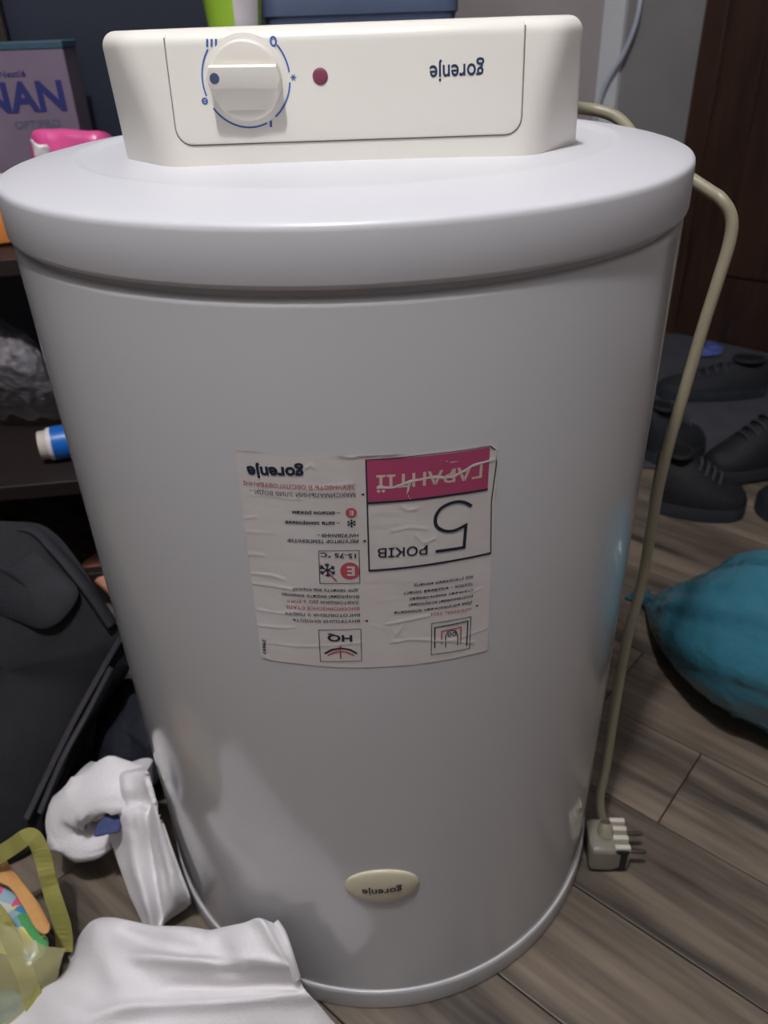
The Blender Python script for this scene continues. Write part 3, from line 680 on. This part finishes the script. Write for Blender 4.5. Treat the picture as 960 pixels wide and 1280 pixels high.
for nm, pm_, pts, lb, z in PK:
    o = puffy([at_z(x, y, z) for x, y in pts], (0, -.4, .9), .004, .002 if 'orange' in nm else .007, 6, seed=len(nm), amp=.005, freq=40).build(nm, pm_, angle=180)
    tag(o, lb, 'packet', 'packets in the yellow bag')

# ------------------------------------------------------------------ teal plastic bag on the right
axp = [at_z(806, 749, .012), at_z(817, 754, .022), at_z(830, 762, .034), at_z(856, 772, .055), at_z(895, 784, .078), at_z(945, 794, .098), at_z(1010, 806, .108), at_z(1090, 822, .105), at_z(1170, 842, .09), at_z(1215, 852, .08)]
rads = [.010, .013, .026, .052, .083, .112, .125, .118, .085, .03]
P = crom(axp, 8); rings = []; seg = 72
for i, p in enumerate(P):
    u = i/(len(P)-1)*(len(rads)-1); k = min(int(u), len(rads)-2); r = rads[k]+(rads[k+1]-rads[k])*(u-k)
    t = (P[min(i+1, len(P)-1)]-P[max(i-1, 0)]).normalized(); a = Vector((0, 0, 1)); a = (a-t*a.dot(t)).normalized(); b = t.cross(a); ring = []
    for j in range(seg):
        q = 2*math.pi*j/seg; s = u/len(rads)
        tw = q+.5*s
        rg = 1-abs(noise.noise(Vector((math.cos(tw)*2.6, math.sin(tw)*2.6, s*1.6+7))))*2; rg2 = 1-abs(noise.noise(Vector((math.cos(tw)*6, math.sin(tw)*6, s*7+1))))*2
        wr = 1+.05*max(0, rg)**5+.035*max(0, rg2)**4-.05+.05*math.sin(7*tw+2.5*math.sin(2*tw)+6*s)*math.exp(-2.2*s)+.05*abs(noise.noise(Vector((math.cos(tw)*3, math.sin(tw)*3, s*3.2))))-.09*abs(noise.noise(Vector((math.cos(tw)*5+4, math.sin(tw)*5, s*5+2))))
        v = p+(a*math.cos(q)*r*.98+b*math.sin(q)*r)*wr
        v.z = max(v.z, .004); ring.append(v)
    rings.append(ring)
tb = tag(empty('teal_bag', at_z(960, 860, 0)), 'stuffed teal plastic bag with knotted neck lying on the wooden floor', 'plastic bag')
bpy.context.view_layer.update()
under(MB().loft(rings).build('bag_body', M['teal'], angle=180), tb)
rings = []
n0 = axp[0]; t = (axp[0]-axp[2]).normalized(); b = Vector((0, 0, 1)).cross(t)
for k in range(7):
    r = .010+.0018*k; p = n0+t*(.0035*k); ring = []
    for j in range(24):
        q = 2*math.pi*j/24; v = p+(Vector((0, 0, .45))*math.cos(q)+b*math.sin(q))*r*(1+.22*math.sin(5*q+k)); v.z = max(v.z, .004); ring.append(v)
    rings.append(ring)
under(thickened(MB().loft(rings, True, False, False).build('gathered_end', M['teal'], angle=180), .001), tb)

# ------------------------------------------------------------------ shoes on a grey mat by the door
c4 = [at_z(770, 585, 0), at_z(1100, 600, 0), at_z(1080, 470, 0), at_z(815, 412, 0)]
mb = MB(); mb.loft([[p+Vector((0, 0, .0012)) for p in c4], [p+Vector((0, 0, .006)) for p in c4]])
tag(mb.build('shoe_mat', M['mat_'], smooth=False, bevel=.002), 'grey rubber shoe mat on the floor by the brown door', 'mat')
def shoe(name, label, heel, toe, z0, up, high=.09, wide=.05):
    h = Vector((heel.x, heel.y, 0)); t = Vector((toe.x, toe.y, 0)); L = (t-h).length; ang = math.atan2(t.y-h.y, t.x-h.x)
    e = tag(empty(name, (h.x, h.y, z0), ang), label, 'shoe', 'dark shoes by the door')
    wf = lambda u: wide*(.62+.32*math.sin(math.pi*min(1, u*1.15)*.9)+.12*u)*(1 if u < .8 else math.sqrt(max(.02, 1-((u-.8)/.2)**2)))*(1 if u > .06 else math.sqrt(max(.05, u/.06)))
    hf = lambda u: high*(1-.1*u) if u < .35 else high*(.965-.62*((u-.35)/.5)**.9) if u < .85 else high*.345*math.sqrt(max(.02, 1-((u-.85)/.15)**2))
    us = [0, .02, .06, .12, .2, .3, .4, .5, .6, .7, .8, .87, .93, .97, 1]
    so = [(u*L, s*wf(u)) for s, seq in ((1, us), (-1, us[::-1])) for u in seq]
    mb = MB().loft([[(x, y, .0) for x, y in so], [(x, y*1.03, .012) for x, y in so], [(x, y, .024) for x, y in so]]); o = mb.build('sole', M['sole'], e)
    rings = []
    for u in us:
        w_, hh = wf(u)*.97, hf(u); rings.append([(u*L, w_*math.cos(q)*(1-.35*math.sin(q)**2*(1 if u < .45 else .6)), .022+hh*math.sin(q)) for q in [math.pi*k/14 for k in range(15)]])
    MB().loft(rings, False, False, False).build('upper', up, e, angle=180)
    rings = [[(.08*L+.27*L*(.5+.5*math.cos(q)*k), wide*.50*k*math.sin(q), .0245+high*(.985-.02*k)) for q in [2*math.pi*j/20 for j in range(20)]] for k in (1.05, .9, .02)]
    MB().loft([[(x, y, zz-.006*(i == 2)+.003) for x, y, zz in r] for i, r in enumerate(rings)], True, False, False).build('opening_shade', M['shoein'], e, angle=180)  # dark disc on the closed upper, painted as the shaded foot opening
    MB().tube([(.08*L+.27*L*(.5+.5*math.cos(q)), wide*.54*math.sin(q), .0275+high*.955) for q in [2*math.pi*j/20 for j in range(21)]], .004, 8, 1).build('collar', up, e)
    for k in range(4):
        u = .43+.075*k; zz = .022+hf(u)*1.0; ww = wide*.42
        MB().tube([(u*L, -ww, zz-.010), (u*L+.004, -ww*.4, zz+.001), (u*L+.004, ww*.4, zz+.001), (u*L, ww, zz-.010)], .0028, 8, 4).build('lace', M['lace'], e)
    return e
shoe('shoe', 'dark grey laced shoe nearest the door, farthest of the shoes', at_z(955, 492, 0), at_z(820, 497, 0), .006, M['shoe'], .058, .05)
shoe('shoe', 'black shoe at the right edge on the grey mat, behind the nearest shoe', at_z(990, 575, 0), at_z(880, 600, 0), .006, M['shoe2'], .10, .05)
shoe('shoe', 'black shoe nearest the tank, its toe pointing right', at_z(812, 628, 0), at_z(930, 640, 0), .001, M['shoe2'], .085, .052)
shoe('shoe', 'black shoe half hidden by the tank, at the left end of the mat', at_z(800, 575, 0), at_z(872, 560, 0), .006, M['shoe'], .085, .05)
shoe('shoe', 'dark shoe cut off by the right edge, beside the teal bag', at_z(1040, 640, 0), at_z(945, 642, 0), .001, M['shoe'], .08, .05)
for k, (pts, lb) in enumerate((([(862, 440), (872, 431), (888, 428), (902, 433), (900, 442), (880, 445)], 'small blue plastic wrapper behind the far shoe, nearer the tank'), ([(918, 452), (926, 444), (945, 446), (960, 452), (956, 460), (932, 461)], 'small blue plastic wrapper behind the far shoe, by the right edge'))):
    o = puffy([at_z(x, y, .012) for x, y in pts], (-.1, -.3, .9), .003, .012, 6, amp=.010, freq=26, seed=k).build('blue_wrapper', M['bluefilm'], angle=30)
    tag(o, lb, 'wrapper', 'blue wrappers by the shoes')

# ------------------------------------------------------------------ dark shelf unit behind and left
SA_ = rad(5)
unit = tag(empty('shelf_unit', (-.45, .34, 0), SA_), 'dark brown shelf unit with navy back panel behind the tank', 'shelf unit')
def ub(name, lo_, hi, m): return MB().box(lo_, hi).build(name, m, unit, smooth=False, bevel=.002)
ub('shelf_board', (-.70, 0, .228), (.62, .42, .25), M['shelf'])
ub('shelf_board', (-.70, .11, .498), (.62, .42, .52), M['shelf'])
ub('side_panel', (-.722, 0, 0), (-.70, .42, 1.3), M['shelf'])
ub('side_panel', (.62, .0, 0), (.64, .42, .53), M['shelf'])
ub('back_panel', (-.70, .42, 0), (.52, .432, 1.3), M['navyp'])
ub('plinth', (-.70, .05, 0), (.62, .07, .06), M['shelf'])
bx_ = at_y(38, 20, .745).x+.45
ub('divider', (bx_-.14, .385, .52), (bx_, .40, 1.3), mat('divider_brown', (58, 48, 42), .5, .4, .1, 6))
bpy.context.view_layer.update()
# carton with big letters
cl = at_y(70, 55, .60); carton = tag(empty('formula_carton', (cl.x-.067, .62, .52), rad(4)), 'mauve milk formula carton with large blue letters on the shelf', 'carton')
bpy.context.view_layer.update()
CH = cl.z-.52+.004
MB().box((-.067, 0, 0), (.067, .08, CH-.008)).build('carton_body', M['boxpaper'], carton, bevel=.002, smooth=False)
MB().box((-.068, -.001, CH-.010), (.068, .081, CH)).build('carton_top', M['boxteal'], carton, bevel=.002, smooth=False)
def ct(name, s, x0, x1, zc, h, m, bold=0.0, xh=False):
    V, F = fit_text(s, (x0, zc), (x1, zc), h, bold, xh); return MB().add([(x, -.0006, zz) for x, zz in V], F).build(name, m, carton, smooth=False, recalc=False)
ct('carton_lettering', 'NAN', -.052, .056, CH-.063, .036, M['boxtxt'], .035)
ct('carton_lettering', 'OPTIPRO', -.018, .043, CH-.097, .010, M['slate'], .01)
ct('carton_lettering', 'Nestlé', -.022, .012, CH-.036, .008, M['boxtxt'], .01)
MB().add([(x-.03, -.0006, z_) for x, z_ in disc((0, .045), .03, .035)[0]], disc((0, 0), 1, 1)[1]).build('printed_disc', M['boxteal'], carton, smooth=False, recalc=False)
# pink packet with a torn white corner
pp = tag(empty('pink_packet', at_z(85, 200, .52)), 'bright pink plastic packet with white torn corner in front of the carton', 'packet')
bpy.context.view_layer.update()
pk = [at_y(x, y, .50) for x, y in [(38, 172), (62, 163), (100, 165), (130, 172)]]
pk += [Vector((pk[3].x+.012, .50, .60)), Vector((pk[3].x+.008, .50, .532)), Vector((pk[2].x, .50, .528)), Vector((pk[0].x+.01, .50, .532)), Vector((pk[0].x-.004, .50, .59))]
under(puffy(pk, (0, -1, .1), .045, .012, 6, seed=2, amp=.004, freq=30).build('packet_body', M['pinkfilm'], angle=180), pp)
under(puffy([at_y(x, y, .465) for x, y in [(38, 174), (46, 180), (59, 182), (60, 192), (46, 200), (42, 190)]], (0, -1, .2), .004, .003, 4, seed=2, amp=.003, freq=60).build('torn_corner', M['whitefilm'], angle=180), pp)
# orange jar
jc = at_z(-4, 306, .522); jar = tag(empty('orange_jar', (jc.x, jc.y+.03, .521)), 'orange plastic jar with pale lid at the left edge', 'jar')
MB().lathe([(0, 0), (.03, 0), (.036, .004), (.037, .012), (.036, .05), (.033, .056), (0, .056)], 32).build('jar_body', M['orange'], jar)
MB().lathe([(.032, .054), (.035, .056), (.035, .078), (.032, .082), (0, .083)], 32).build('jar_lid', M['paleyel'], jar)
# slate box and green tub on the upper shelf
SBW = .5*(at_y(572, 10, .57).x-at_y(322, 10, .57).x)/1.03
o = MB().loft([[(x*k, y*k, z_) for x, y in fillet([(-SBW, -.07), (SBW, -.07), (SBW, .07), (-SBW, .07)], [.02]*4)] for k, z_ in ((.94, 0), (.97, .1), (1, .245), (1.01, .25), (1.03, .252), (1.03, .29), (.99, .295))]).build('storage_box', M['slate'], angle=30)
o.location = (.5*(at_y(322, 10, .57).x+at_y(572, 10, .57).x), .645, .521); o.rotation_euler = (0, 0, SA_); tag(o, 'slate blue plastic storage box behind the control box', 'box')
gt = at_y(293, 26, .42)
tub = tag(empty('green_tub', (gt.x, .42, .521)), 'lime green plastic tub with white label behind the control box', 'tub')
MB().lathe([(0, 0), (.018, 0), (.020, .01), (.024, .20), (.036, .31), (.038, .32), (.036, .32), (.022, .2), (0, .19)], 40).build('tub_body', M['green'], tub)
V = [(.0252+(.012*max(0, (z_-.20))/.11), q, z_) for z_ in (.215, .25, .30) for q in [k*.12 for k in range(9)]]
MB().add([((r)*math.cos(-1.45+q), (r)*math.sin(-1.45+q), z_) for r, q, z_ in V], [(j*9+i, j*9+i+1, j*9+i+10, j*9+i+9) for j in range(2) for i in range(8)]).build('tub_label', M['whitefilm'], tub)
# blue tube with cap on the lower shelf
tp = at_z(66, 552, .278); tu = tag(empty('blue_tube', (tp.x, tp.y, .25)), 'blue tube with dirty white cap lying on the lower shelf', 'tube')
bpy.context.view_layer.update()
TR = .024
ex = (at_z(110, 545, .278)-tp).normalized(); ex.z = 0
def tb_(x0, x1, r0, r1, name, m): under(MB().tube([tp+ex*x0, tp+ex*(x0+.002), tp+ex*(x1-.002), tp+ex*x1], (r0, r1), 24, 1).build(name, m), tu)
tp = Vector((tp.x, tp.y, .25+TR+.001))
tb_(0, .15, TR, TR, 'tube_body', M['tubeblue']); tb_(-.006, .001, TR*.95, TR*.98, 'tube_rim', M['whitefilm']); tb_(-.018, -.005, TR*.82, TR*.86, 'cap', M['tubecap'])
# clear crinkled bag on the lower shelf
cb = patch([[at_z(x, y, z_) for x, y, z_ in r] for r in [
    [(-80, 400, .40), (-30, 395, .40), (10, 402, .40), (45, 425, .38), (66, 455, .34)],
    [(-80, 440, .38), (-30, 438, .385), (14, 440, .385), (48, 455, .36), (72, 480, .32)],
    [(-80, 480, .33), (-30, 480, .335), (14, 482, .335), (52, 490, .32), (80, 505, .285)],
    [(-80, 522, .262), (-30, 522, .262), (14, 524, .262), (52, 520, .27), (84, 514, .262)]]], 20, 22, .011, 46, 3, pushed=False)
o = thickened(cb.build('clear_bag', M['clear'], angle=22), .0008); tag(o, 'crinkled clear plastic bag on the lower shelf at the left', 'plastic bag')
